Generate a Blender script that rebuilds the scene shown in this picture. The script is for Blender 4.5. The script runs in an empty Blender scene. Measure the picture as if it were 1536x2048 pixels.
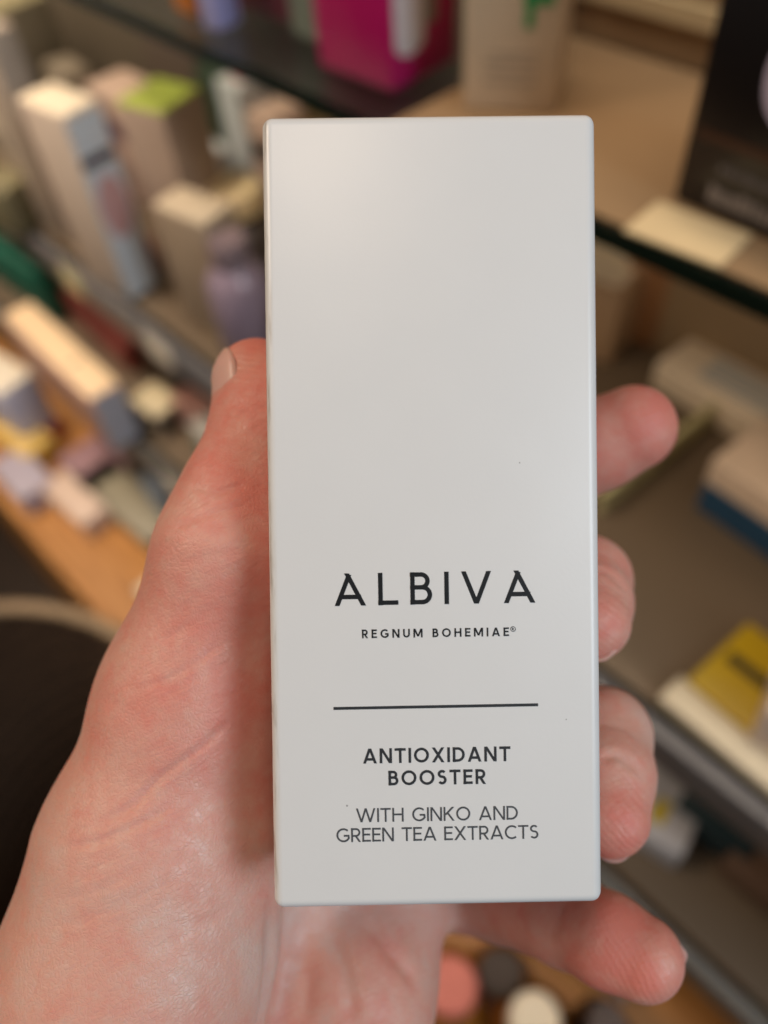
import bpy, bmesh, math, random
import numpy as np
from mathutils import Vector, Matrix

random.seed(7)
rng = np.random.default_rng(7)
scene = bpy.context.scene
COL = scene.collection

# ------------------------------------------------------------------ camera
FPX = 1600.0                       # focal length in pixels of the 1536 x 2048 photograph
CAMZ = 1.25                        # height of the lens above the shop floor
def _n(v): return v / np.linalg.norm(v)
_down = _n(np.array([132., -1276., -1600.]))       # nadir, camera axes
_mx = _n(np.array([-2249., 1773., -1600.]))        # direction the shelf edges run away to
EZ = -_down
EX = -_mx; EX = _n(EX - EZ * (EX @ EZ)); EY = np.cross(EZ, EX)
ROT = np.array([EX, EY, EZ])       # world = ROT @ camera
cam_d = bpy.data.cameras.new('camera')
cam = bpy.data.objects.new('camera', cam_d); COL.objects.link(cam)
cam_d.sensor_fit = 'VERTICAL'; cam_d.sensor_height = 36.0
cam_d.lens = FPX / 2048 * 36.0
cam_d.clip_start = 0.01; cam_d.clip_end = 60
M4 = Matrix.Identity(4)
for i in range(3):
    for j in range(3): M4[i][j] = ROT[i, j]
M4.translation = Vector((0, 0, CAMZ))
cam.matrix_world = M4
cam_d.dof.use_dof = True
cam_d.dof.focus_distance = 0.1085
cam_d.dof.aperture_fstop = cam_d.lens / 3.4        # 3.4 mm pupil
scene.camera = cam
scene.render.resolution_x, scene.render.resolution_y = 768, 1024

def c2w(p):                        # camera-space mm (right, up, distance) -> world m
    v = ROT @ (np.array([p[0], p[1], -p[2]], float) / 1000.0)
    return Vector((v[0], v[1], v[2] + CAMZ))
def at(px, py, h):                 # pixel -> point on the level h metres below the lens
    d = ROT @ np.array([px - 768, -(py - 1024), -FPX]) / FPX
    t = -h / d[2]
    return Vector((d[0] * t, d[1] * t, CAMZ - h))
def proj(w):
    c = ROT.T @ np.array([w[0], w[1], w[2] - CAMZ])
    return 768 + FPX * c[0] / -c[2], 1024 - FPX * c[1] / -c[2]
def height_to(base, py):           # height at which a vertical over base reaches image row py
    lo, hi = 0.0, 0.6
    for _ in range(40):
        m = (lo + hi) / 2
        if proj((base.x, base.y, base.z + m))[1] > py: lo = m
        else: hi = m
    return lo

# ------------------------------------------------------------------ light
def lin(r, g, b):
    f = lambda c: (c / 255 / 12.92) if c / 255 <= 0.04045 else ((c / 255 + 0.055) / 1.055) ** 2.4
    return (f(r), f(g), f(b), 1)
world = bpy.data.worlds.new('World'); scene.world = world; world.use_nodes = True
bg = world.node_tree.nodes['Background']
bg.inputs[0].default_value = (0.60, 0.57, 0.53, 1); bg.inputs[1].default_value = 0.19
def area(name, loc, target, size, power, color, size_y=None):
    d = bpy.data.lights.new(name, 'AREA'); d.energy = power; d.color = color
    d.shape = 'RECTANGLE' if size_y else 'SQUARE'; d.size = size
    if size_y: d.size_y = size_y
    o = bpy.data.objects.new(name, d); COL.objects.link(o)
    o.location = loc
    o.rotation_euler = (Vector(target) - Vector(loc)).to_track_quat('-Z', 'Y').to_euler()
    return o
HELD = c2w((6, 0, 115))
area('window_light', c2w((870, -70, -880)), HELD, 0.50, 12, (0.76, 0.89, 1.0), 0.75)
area('ceiling_lamp', HELD + (c2w((-200, 640, -1000)) - c2w((0, 0, 0))), HELD, 0.26, 2.8, (1.0, 0.78, 0.58))
area('ceiling_lamp', c2w((-900, 560, -420)), HELD, 0.30, 6.2, (1.0, 0.78, 0.58))
def spot_panel(loc, target, power, spread):
    o = area('shelf_lamp_and_fill', loc, target, 0.22, power, (1.0, 0.82, 0.63)); o.data.spread = math.radians(spread)
spot_panel((-0.95, -0.10, 2.15), (-0.70, 0.26, 0.7), 1.5, 50)
area('shelf_lamp_and_fill', (0.02, 0.345, 1.60), (0.02, 0.350, 1.0), 0.80, 0.36, (1.0, 0.82, 0.63), 0.03).data.spread = math.radians(46)  # added unseen strip light, brightens the right of the upper shelf
area('shelf_lamp_and_fill', (0.0, 0.300, 1.034), (0.0, 0.400, 0.80), 0.80, 0.34, (1.0, 0.82, 0.63), 0.015)  # added unseen strip under the glass, brightens the second shelf
spot_panel((-1.55, -0.10, 2.15), (-1.25, 0.36, 0.75), 1.6, 50)  # extra spot added to brighten the far left shelves
vs = scene.view_settings
vs.view_transform = 'Standard'; vs.look = 'None'; vs.exposure = 0.0; vs.gamma = 1.0; vs.use_curve_mapping = False
scene.cycles.use_denoising = True
scene.cycles.max_bounces = 8; scene.cycles.transparent_max_bounces = 16
scene.cycles.caustics_reflective = False; scene.cycles.caustics_refractive = False
scene.cycles.sample_clamp_indirect = 4.0

# ------------------------------------------------------------------ materials
MATS = {}
def newmat(name):
    m = bpy.data.materials.new(name); m.use_nodes = True
    nt = m.node_tree
    return m, nt, nt.nodes['Principled BSDF']
def node(nt, kind, **kw):
    n = nt.nodes.new(kind)
    for k, v in kw.items(): setattr(n, k, v)
    return n
def card(rgb, rough=0.5, var=0.10, scale=60, coat=0.0, name=None):
    key = ('card', rgb, rough, var, scale, coat)
    if key in MATS: return MATS[key]
    m, nt, b = newmat(name or 'card_%d_%d_%d' % rgb)
    tc = node(nt, 'ShaderNodeTexCoord'); nz = node(nt, 'ShaderNodeTexNoise')
    nz.inputs['Scale'].default_value = scale; nz.inputs['Detail'].default_value = 5
    nt.links.new(tc.outputs['Object'], nz.inputs['Vector'])
    mx = node(nt, 'ShaderNodeMix', data_type='RGBA')
    c = lin(*rgb)
    mx.inputs[6].default_value = tuple(x * (1 - var) for x in c[:3]) + (1,)
    mx.inputs[7].default_value = tuple(min(1, x * (1 + var)) for x in c[:3]) + (1,)
    nt.links.new(nz.outputs[0], mx.inputs[0]); nt.links.new(mx.outputs[2], b.inputs['Base Color'])
    b.inputs['Roughness'].default_value = rough
    b.inputs['Coat Weight'].default_value = coat
    MATS[key] = m
    return m
def wood(name, a, b_, scale=(3, 40, 40), rough=0.45):
    m, nt, b = newmat(name)
    tc = node(nt, 'ShaderNodeTexCoord'); mp = node(nt, 'ShaderNodeMapping'); mp.inputs['Scale'].default_value = scale
    nz = node(nt, 'ShaderNodeTexNoise'); nz.inputs['Scale'].default_value = 4; nz.inputs['Detail'].default_value = 6
    cr = node(nt, 'ShaderNodeValToRGB')
    cr.color_ramp.elements[0].position = .35; cr.color_ramp.elements[1].position = .68
    cr.color_ramp.elements[0].color = lin(*a); cr.color_ramp.elements[1].color = lin(*b_)
    nt.links.new(tc.outputs['Object'], mp.inputs[0]); nt.links.new(mp.outputs[0], nz.inputs['Vector'])
    nt.links.new(nz.outputs[0], cr.inputs[0]); nt.links.new(cr.outputs[0], b.inputs['Base Color'])
    b.inputs['Roughness'].default_value = rough
    return m
def glass(name, tint, gloss_rough=0.02):
    m = bpy.data.materials.new(name); m.use_nodes = True
    nt = m.node_tree; nt.nodes.clear()
    out = node(nt, 'ShaderNodeOutputMaterial'); mix = node(nt, 'ShaderNodeMixShader')
    tr = node(nt, 'ShaderNodeBsdfTransparent'); gl = node(nt, 'ShaderNodeBsdfGlossy'); fr = node(nt, 'ShaderNodeFresnel')
    tr.inputs[0].default_value = tint; gl.inputs['Roughness'].default_value = gloss_rough; fr.inputs[0].default_value = 1.5
    nt.links.new(fr.outputs[0], mix.inputs[0]); nt.links.new(tr.outputs[0], mix.inputs[1]); nt.links.new(gl.outputs[0], mix.inputs[2])
    nt.links.new(mix.outputs[0], out.inputs[0])
    return m
M_GLASS = glass('shelf_glass', (0.90, 0.93, 0.89, 1), 0.22)
M_EDGE = card((10, 26, 19), 0.2, 0.2, 30, name='green_glass_edge')
M_AMBER = glass('amber_glass', (0.55, 0.22, 0.04, 1), 0.08)

# ------------------------------------------------------------------ mesh helpers
def link(name, me, mat=None, parent=None):
    o = bpy.data.objects.new(name, me); COL.objects.link(o)
    if mat: me.materials.append(mat)
    if parent: o.parent = parent
    return o
def tag(o, label, cat, group=None):
    o['label'] = label; o['category'] = cat
    if group: o['group'] = group
    return o
def empty(name, loc, rz=0.0):
    o = bpy.data.objects.new(name, None); COL.objects.link(o)
    o.empty_display_size = 0.02; o.location = loc; o.rotation_euler = (0, 0, rz)
    return o
def struct(o): o['kind'] = 'structure'; return o
def box_mesh(name, x0, x1, y0, y1, z0, z1, bev=0.0, seg=2):
    bm = bmesh.new()
    vs_ = [bm.verts.new((x, y, z)) for x in (x0, x1) for y in (y0, y1) for z in (z0, z1)]
    for f in ((0, 1, 3, 2), (4, 6, 7, 5), (0, 4, 5, 1), (2, 3, 7, 6), (0, 2, 6, 4), (1, 5, 7, 3)):
        bm.faces.new([vs_[i] for i in f])
    bmesh.ops.recalc_face_normals(bm, faces=bm.faces)
    if bev: bmesh.ops.bevel(bm, geom=bm.edges[:], offset=bev, segments=seg, affect='EDGES', profile=0.5)
    me = bpy.data.meshes.new(name); bm.to_mesh(me); bm.free()
    if bev:
        for p in me.polygons: p.use_smooth = True
        try: me.set_sharp_from_angle(angle=math.radians(50))
        except Exception: pass
    return me
def bx(name, x0, x1, y0, y1, z0, z1, mat, parent=None, bev=0.0, seg=2):
    return link(name, box_mesh(name, x0, x1, y0, y1, z0, z1, bev, seg), mat, parent)
def lathe(name, prof, mat, parent=None, n=28):
    verts, faces = [], []
    for r, z in prof:
        for k in range(n):
            a = 2 * math.pi * k / n; verts.append((r * math.cos(a), r * math.sin(a), z))
    for i in range(len(prof) - 1):
        for k in range(n):
            k2 = (k + 1) % n
            faces.append((i * n + k, i * n + k2, (i + 1) * n + k2, (i + 1) * n + k))
    faces.append(tuple(range(n - 1, -1, -1))); faces.append(tuple((len(prof) - 1) * n + k for k in range(n)))
    me = bpy.data.meshes.new(name); me.from_pydata(verts, [], faces); me.update()
    for p in me.polygons: p.use_smooth = True
    try: me.set_sharp_from_angle(angle=math.radians(45))
    except Exception: pass
    return link(name, me, mat, parent)

# ================================================================== setting
Z = lambda h: CAMZ - h
H1, H2, H3, H4 = 0.20, 0.45, 0.62, 0.80
WALL_Y = 0.50
M_WALL = card((150, 124, 92), 0.55, 0.08, 8, name='tan_back_panel')
M_WOOD = wood('honey_wood', (158, 104, 50), (200, 142, 80))
M_FLOOR = wood('dark_floor_wood', (38, 28, 20), (66, 48, 34))
struct(bx('floor', -2.6, 1.4, -1.6, WALL_Y, -0.05, 0.0, M_FLOOR))
wall = struct(bx('back_wall', -2.6, 1.4, WALL_Y, WALL_Y + 0.04, 0.0, 1.9, M_WALL))
upper = struct(bx('upper_back_panel', -0.36, 1.4, 0.425, WALL_Y - 0.0005, Z(H1) + 0.0012, 1.9, M_WALL))
bx('rail', -0.36, 1.4, 0.4205, 0.4245, Z(H1) + 0.022, Z(H1) + 0.032, card((206, 186, 146), 0.4, 0.05, 20, name='cream_rail'), upper)

M_TONE_SHEET = card((98, 83, 66), 0.5, 0.12, 12, name='taupe_tone_sheet')  # tone of the added sheets that stand in for glass reflections
def glass_shelf(label, h, y0, x0, x1, rail=None, tone_sheet=None):
    t = empty('glass_shelf', (0, y0, Z(h)))
    tag(t, label, 'shelf', 'glass shelves of the display unit')
    e = 0.0015
    bx('pane', x0, x1, e, WALL_Y - y0 - 0.0005, -0.008, 0.0, M_GLASS, t)
    bx('front_edge', x0, x1, 0.0, e - 0.0002, -0.0095, 0.0, M_EDGE, t)
    if tone_sheet: bx('shelf_tone_sheet', x0, x1, .004, WALL_Y - y0 - .002, .0001, .0009, tone_sheet, t)  # added sheet; its colour stands in for reflections on the glass
    if rail:
        r_ = bx('price_rail', x0, x1, -0.010, -0.0005, -0.034, -0.001, rail, t, 0.001)
        for q, xx in enumerate((-1.12, -.93, -.76, -.60, -.44)):
            bx('price_tag', xx, xx + .042, -.0112, -.0101, -.031, -.005, card((214, 206, 190) if q % 2 else (206, 196, 150)), r_)
    return t
glass_shelf('clear glass shelf with dark green front edge under the magenta and black boxes', H1, 0.276, -2.4, 1.2)
bx('shelf_tone_sheet', -.31, 1.2, .004, .147, .0001, .0009, card((140, 114, 84), 0.5, 0.1, 12), COL.objects['glass_shelf'])  # added brown sheet that gives the glass an opaque tone
bx('shelf_card', -.022, .022, -.014, .014, 0, .0012, card((206, 184, 144)), tag(empty('price_card', at(1372, 474, H1) + Vector((0, 0, .0012)), math.radians(4)), 'small cream price card lying in front of the black carton', 'card'))
glass_shelf('glass shelf with grey price rail under the yellow pack and tall cartons', H2, 0.232, -2.4, 1.2, card((92, 90, 92), 0.4, 0.06, 20), M_TONE_SHEET)
glass_shelf('lower glass shelf with dull grey price rail above the wooden deck', H3, 0.197, -2.4, 1.2, card((84, 82, 78), 0.45, 0.06, 20), M_TONE_SHEET)
deck = empty('wooden_deck', (0, 0.055, 0)); tag(deck, 'honey coloured wooden deck at the foot of the display', 'display deck')
for k in range(4):
    y0 = k * 0.111
    bx('plank', -2.4, 1.2, y0 + 0.001, y0 + 0.110, Z(H4) - 0.022, Z(H4), M_WOOD, deck, 0.0015)
bx('front_board', -2.4, 1.2, 0.002, 0.020, 0.0, Z(H4) - 0.0225, M_WOOD, deck, 0.0015)

# ================================================================== held carton
U = 0.044 / 667.0 * FPX                    # lens to carton face, m
W_MM, H_MM, D_MM = 44.15, 105.1, 36.0
def px2cam(px, py, zmm): return np.array([(px - 768) * zmm / FPX, -(py - 1024) * zmm / FPX, zmm])
FACE_Z = U * 1000
carton = empty('cosmetics_carton', (0, 0, 0))
tag(carton, 'tall white printed carton held upright in the palm', 'carton')
fc = px2cam(869, 1028.5, FACE_Z)
roll, tilt = math.radians(0.76), math.radians(1.0)
# local axes: x right, y up, z out of the printed face toward the lens; origin at the face centre
Lrot = Matrix.Rotation(roll, 4, 'Z') @ Matrix.Rotation(tilt, 4, 'X')
Mc = M4 @ Matrix.Translation(Vector((fc[0] / 1000, fc[1] / 1000, -fc[2] / 1000))) @ Lrot
carton.matrix_world = Mc
w2, h2 = W_MM / 2000, H_MM / 2000

def carton_material():
    m, nt, b = newmat('white_coated_board')
    tc = node(nt, 'ShaderNodeTexCoord')
    nz = node(nt, 'ShaderNodeTexNoise'); nz.inputs['Scale'].default_value = 90; nz.inputs['Detail'].default_value = 4
    base = node(nt, 'ShaderNodeMix', data_type='RGBA')
    base.inputs[6].default_value = (0.725, 0.725, 0.725, 1); base.inputs[7].default_value = (0.755, 0.755, 0.755, 1)
    nt.links.new(tc.outputs['Object'], nz.inputs['Vector']); nt.links.new(nz.outputs[0], base.inputs[0])
    # tiny specks of dirt
    vo = node(nt, 'ShaderNodeTexVoronoi'); vo.inputs['Scale'].default_value = 170
    sp = node(nt, 'ShaderNodeMath', operation='LESS_THAN'); sp.inputs[1].default_value = 0.024
    rnd = node(nt, 'ShaderNodeMath', operation='GREATER_THAN'); rnd.inputs[1].default_value = 0.80
    sep = node(nt, 'ShaderNodeSeparateColor')
    mul = node(nt, 'ShaderNodeMath', operation='MULTIPLY'); mul2 = node(nt, 'ShaderNodeMath', operation='MULTIPLY'); mul2.inputs[1].default_value = 0.6
    nt.links.new(tc.outputs['Object'], vo.inputs['Vector']); nt.links.new(vo.outputs['Distance'], sp.inputs[0])
    nt.links.new(vo.outputs['Color'], sep.inputs[0]); nt.links.new(sep.outputs[0], rnd.inputs[0])
    nt.links.new(sp.outputs[0], mul.inputs[0]); nt.links.new(rnd.outputs[0], mul.inputs[1]); nt.links.new(mul.outputs[0], mul2.inputs[0])
    speck = node(nt, 'ShaderNodeMix', data_type='RGBA'); speck.inputs[7].default_value = (0.12, 0.11, 0.10, 1)
    nt.links.new(mul2.outputs[0], speck.inputs[0]); nt.links.new(base.outputs[2], speck.inputs[6])
    # scuffed fold along the left edge (x near -22 mm)
    xyz = node(nt, 'ShaderNodeSeparateXYZ'); nt.links.new(tc.outputs['Object'], xyz.inputs[0])
    mr = node(nt, 'ShaderNodeMapRange'); mr.inputs[1].default_value = -w2 + 0.0012; mr.inputs[2].default_value = -w2 + 0.0004
    nt.links.new(xyz.outputs[0], mr.inputs[0])
    mp = node(nt, 'ShaderNodeMapping'); mp.inputs['Scale'].default_value = (1400, 130, 600)
    n2 = node(nt, 'ShaderNodeTexNoise'); n2.inputs['Scale'].default_value = 1.0; n2.inputs['Detail'].default_value = 6
    nt.links.new(tc.outputs['Object'], mp.inputs[0]); nt.links.new(mp.outputs[0], n2.inputs['Vector'])
    cr = node(nt, 'ShaderNodeValToRGB'); cr.color_ramp.elements[0].position = 0.52; cr.color_ramp.elements[1].position = 0.70
    nt.links.new(n2.outputs[0], cr.inputs[0])
    sm = node(nt, 'ShaderNodeMath', operation='MULTIPLY'); nt.links.new(mr.outputs[0], sm.inputs[0]); nt.links.new(cr.outputs[0], sm.inputs[1])
    sm2 = node(nt, 'ShaderNodeMath', operation='MULTIPLY'); sm2.inputs[1].default_value = 0.7; nt.links.new(sm.outputs[0], sm2.inputs[0])
    sc = node(nt, 'ShaderNodeMix', data_type='RGBA'); sc.inputs[7].default_value = (0.25, 0.19, 0.13, 1)
    nt.links.new(sm2.outputs[0], sc.inputs[0]); nt.links.new(speck.outputs[2], sc.inputs[6])
    nt.links.new(sc.outputs[2], b.inputs['Base Color'])
    b.inputs['Roughness'].default_value = 0.36
    b.inputs['Coat Weight'].default_value = 0.12; b.inputs['Coat Roughness'].default_value = 0.22
    bp = node(nt, 'ShaderNodeBump'); bp.inputs['Strength'].default_value = 0.05; bp.inputs['Distance'].default_value = 0.0002
    n3 = node(nt, 'ShaderNodeTexNoise'); n3.inputs['Scale'].default_value = 1800; n3.inputs['Detail'].default_value = 3
    nt.links.new(tc.outputs['Object'], n3.inputs['Vector']); nt.links.new(n3.outputs[0], bp.inputs['Height'])
    bw = node(nt, 'ShaderNodeBump'); bw.inputs['Strength'].default_value = 0.35; bw.inputs['Distance'].default_value = 0.0012
    n4 = node(nt, 'ShaderNodeTexNoise'); n4.inputs['Scale'].default_value = 28; n4.inputs['Detail'].default_value = 2
    nt.links.new(tc.outputs['Object'], n4.inputs['Vector']); nt.links.new(n4.outputs[0], bw.inputs['Height']); nt.links.new(bp.outputs[0], bw.inputs['Normal']); nt.links.new(bw.outputs[0], b.inputs['Normal'])
    return m
M_CARTON = carton_material()
def carton_body():
    nx, ny = 12, 26
    bm = bmesh.new()
    bmesh.ops.create_cube(bm, size=1.0)
    for v in bm.verts:
        v.co = Vector((v.co.x * 2 * w2, v.co.y * 2 * h2, (v.co.z - 0.5) * D_MM / 1000))
    # dented corners: front lower right rubbed in, front upper right slightly crushed
    for v in bm.verts:
        if v.co.z > -0.001:
            if v.co.x > 0 and v.co.y < 0: v.co += Vector((-0.00025, 0.0003, 0))
            if v.co.x > 0 and v.co.y > 0: v.co += Vector((-0.0003, -0.0001, 0))
    bmesh.ops.bevel(bm, geom=bm.edges[:], offset=0.0014, segments=6, affect='EDGES', profile=0.5)
    me = bpy.data.meshes.new('body'); bm.to_mesh(me); bm.free()
    for p in me.polygons: p.use_smooth = True
    me.set_sharp_from_angle(angle=math.radians(60))
    return link('body', me, M_CARTON, carton)
carton_body()
fl = bx('top_flap', -w2 + 0.0016, w2 - 0.0016, h2 + 0.00002, h2 + 0.0004, -D_MM / 1000 + 0.0016, -0.0024, M_CARTON, carton, 0.00015)
fl2 = bx('bottom_flap', -w2 + 0.0016, w2 - 0.0016, -h2 - 0.0004, -h2 - 0.00002, -D_MM / 1000 + 0.0016, -0.0024, M_CARTON, carton, 0.00015)

# ---- lettering: raised glossy strokes
m_ink, nt, b = newmat('raised_black_varnish')
b.inputs['Base Color'].default_value = (0.010, 0.011, 0.013, 1); b.inputs['Roughness'].default_value = 0.34
b.inputs['Specular IOR Level'].default_value = 0.5
m_ink2, nt, b = newmat('black_varnish_sheen')
b.inputs['Base Color'].default_value = (0.030, 0.033, 0.038, 1); b.inputs['Roughness'].default_value = 0.34  # black lettering; gloss reflection put into a greyer base colour
m_ink3, nt, b = newmat('black_varnish_pale_sheen')
b.inputs['Base Color'].default_value = (0.070, 0.075, 0.084, 1); b.inputs['Roughness'].default_value = 0.34  # black lettering again, with more of the gloss put into the colour
def arc(cx, cy, rx, ry, a0, a1, n=14):
    return [(cx + rx * math.cos(math.radians(a0 + (a1 - a0) * i / n)), cy + ry * math.sin(math.radians(a0 + (a1 - a0) * i / n))) for i in range(n + 1)]
def glyph(ch, s, brand=False):
    """width and strokes; a stroke is (points, closed, level_cut): level_cut ends it with horizontal cuts"""
    q = s / 2; i = 1 - q
    L = lambda *p: (list(p), False, False)
    C = lambda *p: (list(p), False, True)
    if ch == 'A':
        w = 0.98 if brand else 0.94
        y = 0.27
        if brand:
            return w, [C((q * 1.1, 0), (w * 0.47, 0.95)), C((w * 0.395, 1.0), (w - q * 1.1, 0)), L((w * 0.18, y), (w * 0.84, y))]
        return w, [C((q * 1.1, 0), (w / 2 - s * .02, 1)), C((w / 2 + s * .02, 1), (w - q * 1.1, 0)), L((w * 0.2, y), (w * 0.8, y))]
    if ch == 'V': w = .94; return w, [C((q * 1.1, 1), (w / 2, 0)), C((w / 2, 0), (w - q * 1.1, 1))]
    if ch == 'W':
        w = 1.42; return w, [C((q * 1.1, 1), (w * .28, 0)), C((w * .28, 0), (w * .5, 1)), C((w * .5, 1), (w * .72, 0)), C((w * .72, 0), (w - q * 1.1, 1))]
    if ch == 'M':
        w = 1.06; return w, [L((q, 0), (q, 1)), L((w - q, 0), (w - q, 1)), C((q * 1.4, 1), (w / 2, .12)), C((w / 2, .12), (w - q * 1.4, 1))]
    if ch == 'N': w = .84; return w, [L((q, 0), (q, 1)), L((w - q, 0), (w - q, 1)), C((q * 1.2, 1), (w - q * 1.2, 0))]
    if ch == 'X': w = .86; return w, [C((q * 1.2, 1), (w - q * 1.2, 0)), C((w - q * 1.2, 1), (q * 1.2, 0))]
    if ch == 'K': w = .80; return w, [L((q, 0), (q, 1)), C((w - q * 1.6, 1), (s * .9, .42)), C((w * .38, .56), (w - q * 1.3, 0))]
    if ch == 'I': return s, [L((q, 0), (q, 1))]
    if ch == 'L': w = .62; return w, [L((q, 0), (q, 1)), L((0, q), (w, q))]
    if ch == 'T': w = .74; return w, [L((w / 2, 0), (w / 2, 1)), L((0, i), (w, i))]
    if ch == 'H': w = .82; return w, [L((q, 0), (q, 1)), L((w - q, 0), (w - q, 1)), L((q, .52), (w - q, .52))]
    if ch == 'E': w = .62; return w, [L((q, 0), (q, 1)), L((0, i), (w, i)), L((0, q), (w, q)), L((q, .52), (w * .92, .52))]
    if ch == 'U':
        w = .78; r = w / 2 - q
        return w, [L(*([(q, 1)] + arc(w / 2, q + r, r, r, 180, 360, 18) + [(w - q, 1)]))]
    if ch == 'D':
        w = .82; r = .5 - q
        return w, [L((q, 0), (q, 1)), L(*([(0, i)] + arc(w - q - r, .5, r, r, 90, -90, 18) + [(0, q)]))]
    if ch == 'B':
        w = .68; r1 = (i - .53) / 2; r2 = (.53 - q) / 2
        return w, [L((q, 0), (q, 1)), L(*([(0, i)] + arc(w * .90 - q - r1, .53 + r1, r1, r1, 90, -90, 12) + [(0, .53)])),
                   L(*([(q, .53)] + arc(w - q - r2, q + r2, r2, r2, 90, -90, 12) + [(0, q)]))]
    if ch == 'R':
        w = .70; r = (i - .44) / 2
        return w, [L((q, 0), (q, 1)), L(*([(0, i)] + arc(w * .96 - q - r, .44 + r, r, r, 90, -90, 12) + [(q, .44)])), C((w * .46, .44), (w - q * 1.1, 0))]
    if ch == 'O': w = 1.02; return w, [(arc(w / 2, .5, w / 2 - q, .5 - q + .01, 0, 360, 32)[:-1], True, False)]
    if ch == 'C': w = .86; return w, [L(*arc(.51, .5, .51 - q, .5 - q + .01, 48, 312, 26))]
    if ch == 'G':
        w = .96; return w, [L(*(arc(.51, .5, .51 - q, .5 - q + .01, 46, 338, 28))), L((.54, .46), (w - q * .4, .46)), L((w - q * 1.1, .26), (w - q * 1.1, .46))]
    if ch == 'S':
        w = .62; r1 = (i - .53) / 2; r2 = (.53 - q) / 2; rx = w / 2 - q
        return w, [L(*(arc(w / 2, .53 + r1, rx * .94, r1, 35, 250, 16) + arc(w / 2, q + r2, rx, r2, 70, -145, 16)))]
    return .40, []
def stroke_outline(pts, closed, cut, s):
    n = len(pts); out_l, out_r = [], []
    if cut:
        (x0, y0), (x1, y1) = pts
        L_ = math.hypot(x1 - x0, y1 - y0); hw = s / 2 * L_ / abs(y1 - y0)
        return [(x0 - hw, y0), (x1 - hw, y1)], [(x0 + hw, y0), (x1 + hw, y1)]
    for k in range(n):
        p = pts[k]
        a = pts[k - 1] if (k > 0 or closed) else None
        c = pts[(k + 1) % n] if (k < n - 1 or closed) else None
        def nrm(u, v):
            dx, dy = v[0] - u[0], v[1] - u[1]; l = math.hypot(dx, dy) or 1e-9
            return (-dy / l, dx / l)
        if a is None: nx, ny = nrm(p, c); m = 1
        elif c is None: nx, ny = nrm(a, p); m = 1
        else:
            n1, n2 = nrm(a, p), nrm(p, c); nx, ny = n1[0] + n2[0], n1[1] + n2[1]
            l = math.hypot(nx, ny) or 1e-9; nx /= l; ny /= l
            m = 1 / max(.5, nx * n1[0] + ny * n1[1])
        out_l.append((p[0] + nx * s / 2 * m, p[1] + ny * s / 2 * m)); out_r.append((p[0] - nx * s / 2 * m, p[1] - ny * s / 2 * m))
    return out_l, out_r
_lev = [0]
def face_local(px, py):
    o = Mc.inverted() @ M4
    d = Vector(((px - 768) / FPX, -(py - 1024) / FPX, -1.0))
    p0 = o @ Vector((0, 0, 0)); p1 = o @ d
    t = -p0.z / (p1.z - p0.z); p = p0 + (p1 - p0) * t
    return p
def add_strokes(verts, faces, strokes, s, to_world, rise=0.00004):
    for pts, closed, cut in strokes:
        _lev[0] = (_lev[0] + 1) % 5
        z1 = rise + _lev[0] * 0.000002
        base = len(verts); lo = stroke_outline(pts, closed, cut, s); hi = stroke_outline(pts, closed, cut, s * .84)
        n = len(lo[0])
        for k in range(n):
            for q, zz in ((lo[0][k], -0.00002), (hi[0][k], z1), (hi[1][k], z1), (lo[1][k], -0.00002)):
                verts.append(to_world(q[0], q[1], zz))
        for k in range(n if closed else n - 1):
            a, b_ = base + 4 * k, base + 4 * ((k + 1) % n)
            for j in range(3): faces.append((a + j, a + j + 1, b_ + j + 1, b_ + j))
        if not closed:
            faces.append((base, base + 3, base + 2, base + 1)); e = base + 4 * (n - 1); faces.append((e, e + 1, e + 2, e + 3))
def text_line(name, txt, pl, pr, hpx, sw, mat, brand=False, space=.42, rise=0.00004):
    a, b_ = face_local(*pl), face_local(*pr)
    hh = hpx * FACE_Z / FPX / 1000
    vec = b_ - a; L_ = vec.length / hh; ang = vec.normalized(); up = Vector((-ang.y, ang.x, 0))
    gl = [glyph(c, sw, brand) for c in txt]
    nat = sum(g[0] if c != ' ' else space for g, c in zip(gl, txt)); tr = (L_ - nat) / (len(txt) - 1)
    verts, faces = [], []; x = 0
    for g, c in zip(gl, txt):
        if c != ' ':
            # optical tightening keeps straight and slanted letters evenly spaced
            add_strokes(verts, faces, g[1], sw, lambda u, v, z, x=x: tuple(a + ang * ((u + x) * hh) + up * (v * hh) + Vector((0, 0, z))), rise)
            x += g[0] + tr
        else: x += space + tr
    me = bpy.data.meshes.new(name); me.from_pydata(verts, [], faces); me.update()
    bm = bmesh.new(); bm.from_mesh(me); bmesh.ops.recalc_face_normals(bm, faces=bm.faces); bm.to_mesh(me); bm.free()
    return link(name, me, mat, carton)
o = text_line('brand_lettering', 'ALBIVA', (669, 1212), (1071, 1205), 65, .148, m_ink, True, rise=0.00005); o['label'] = 'large black raised lettering'
text_line('tagline_lettering', 'REGNUM BOHEMIAE', (724, 1276.5), (1018, 1272), 17.5, .20, m_ink, space=.34)
text_line('product_lettering', 'ANTIOXIDANT', (726, 1527), (1021, 1522), 30, .19, m_ink2)
text_line('product_lettering', 'BOOSTER', (777, 1571), (972, 1567.5), 30, .19, m_ink2)
text_line('extract_lettering', 'WITH GINKO AND', (712, 1644.5), (1036, 1639), 28, .14, m_ink3, space=.40)
text_line('extract_lettering', 'GREEN TEA EXTRACTS', (673, 1684.5), (1077, 1677), 28, .14, m_ink3, space=.36)
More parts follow.
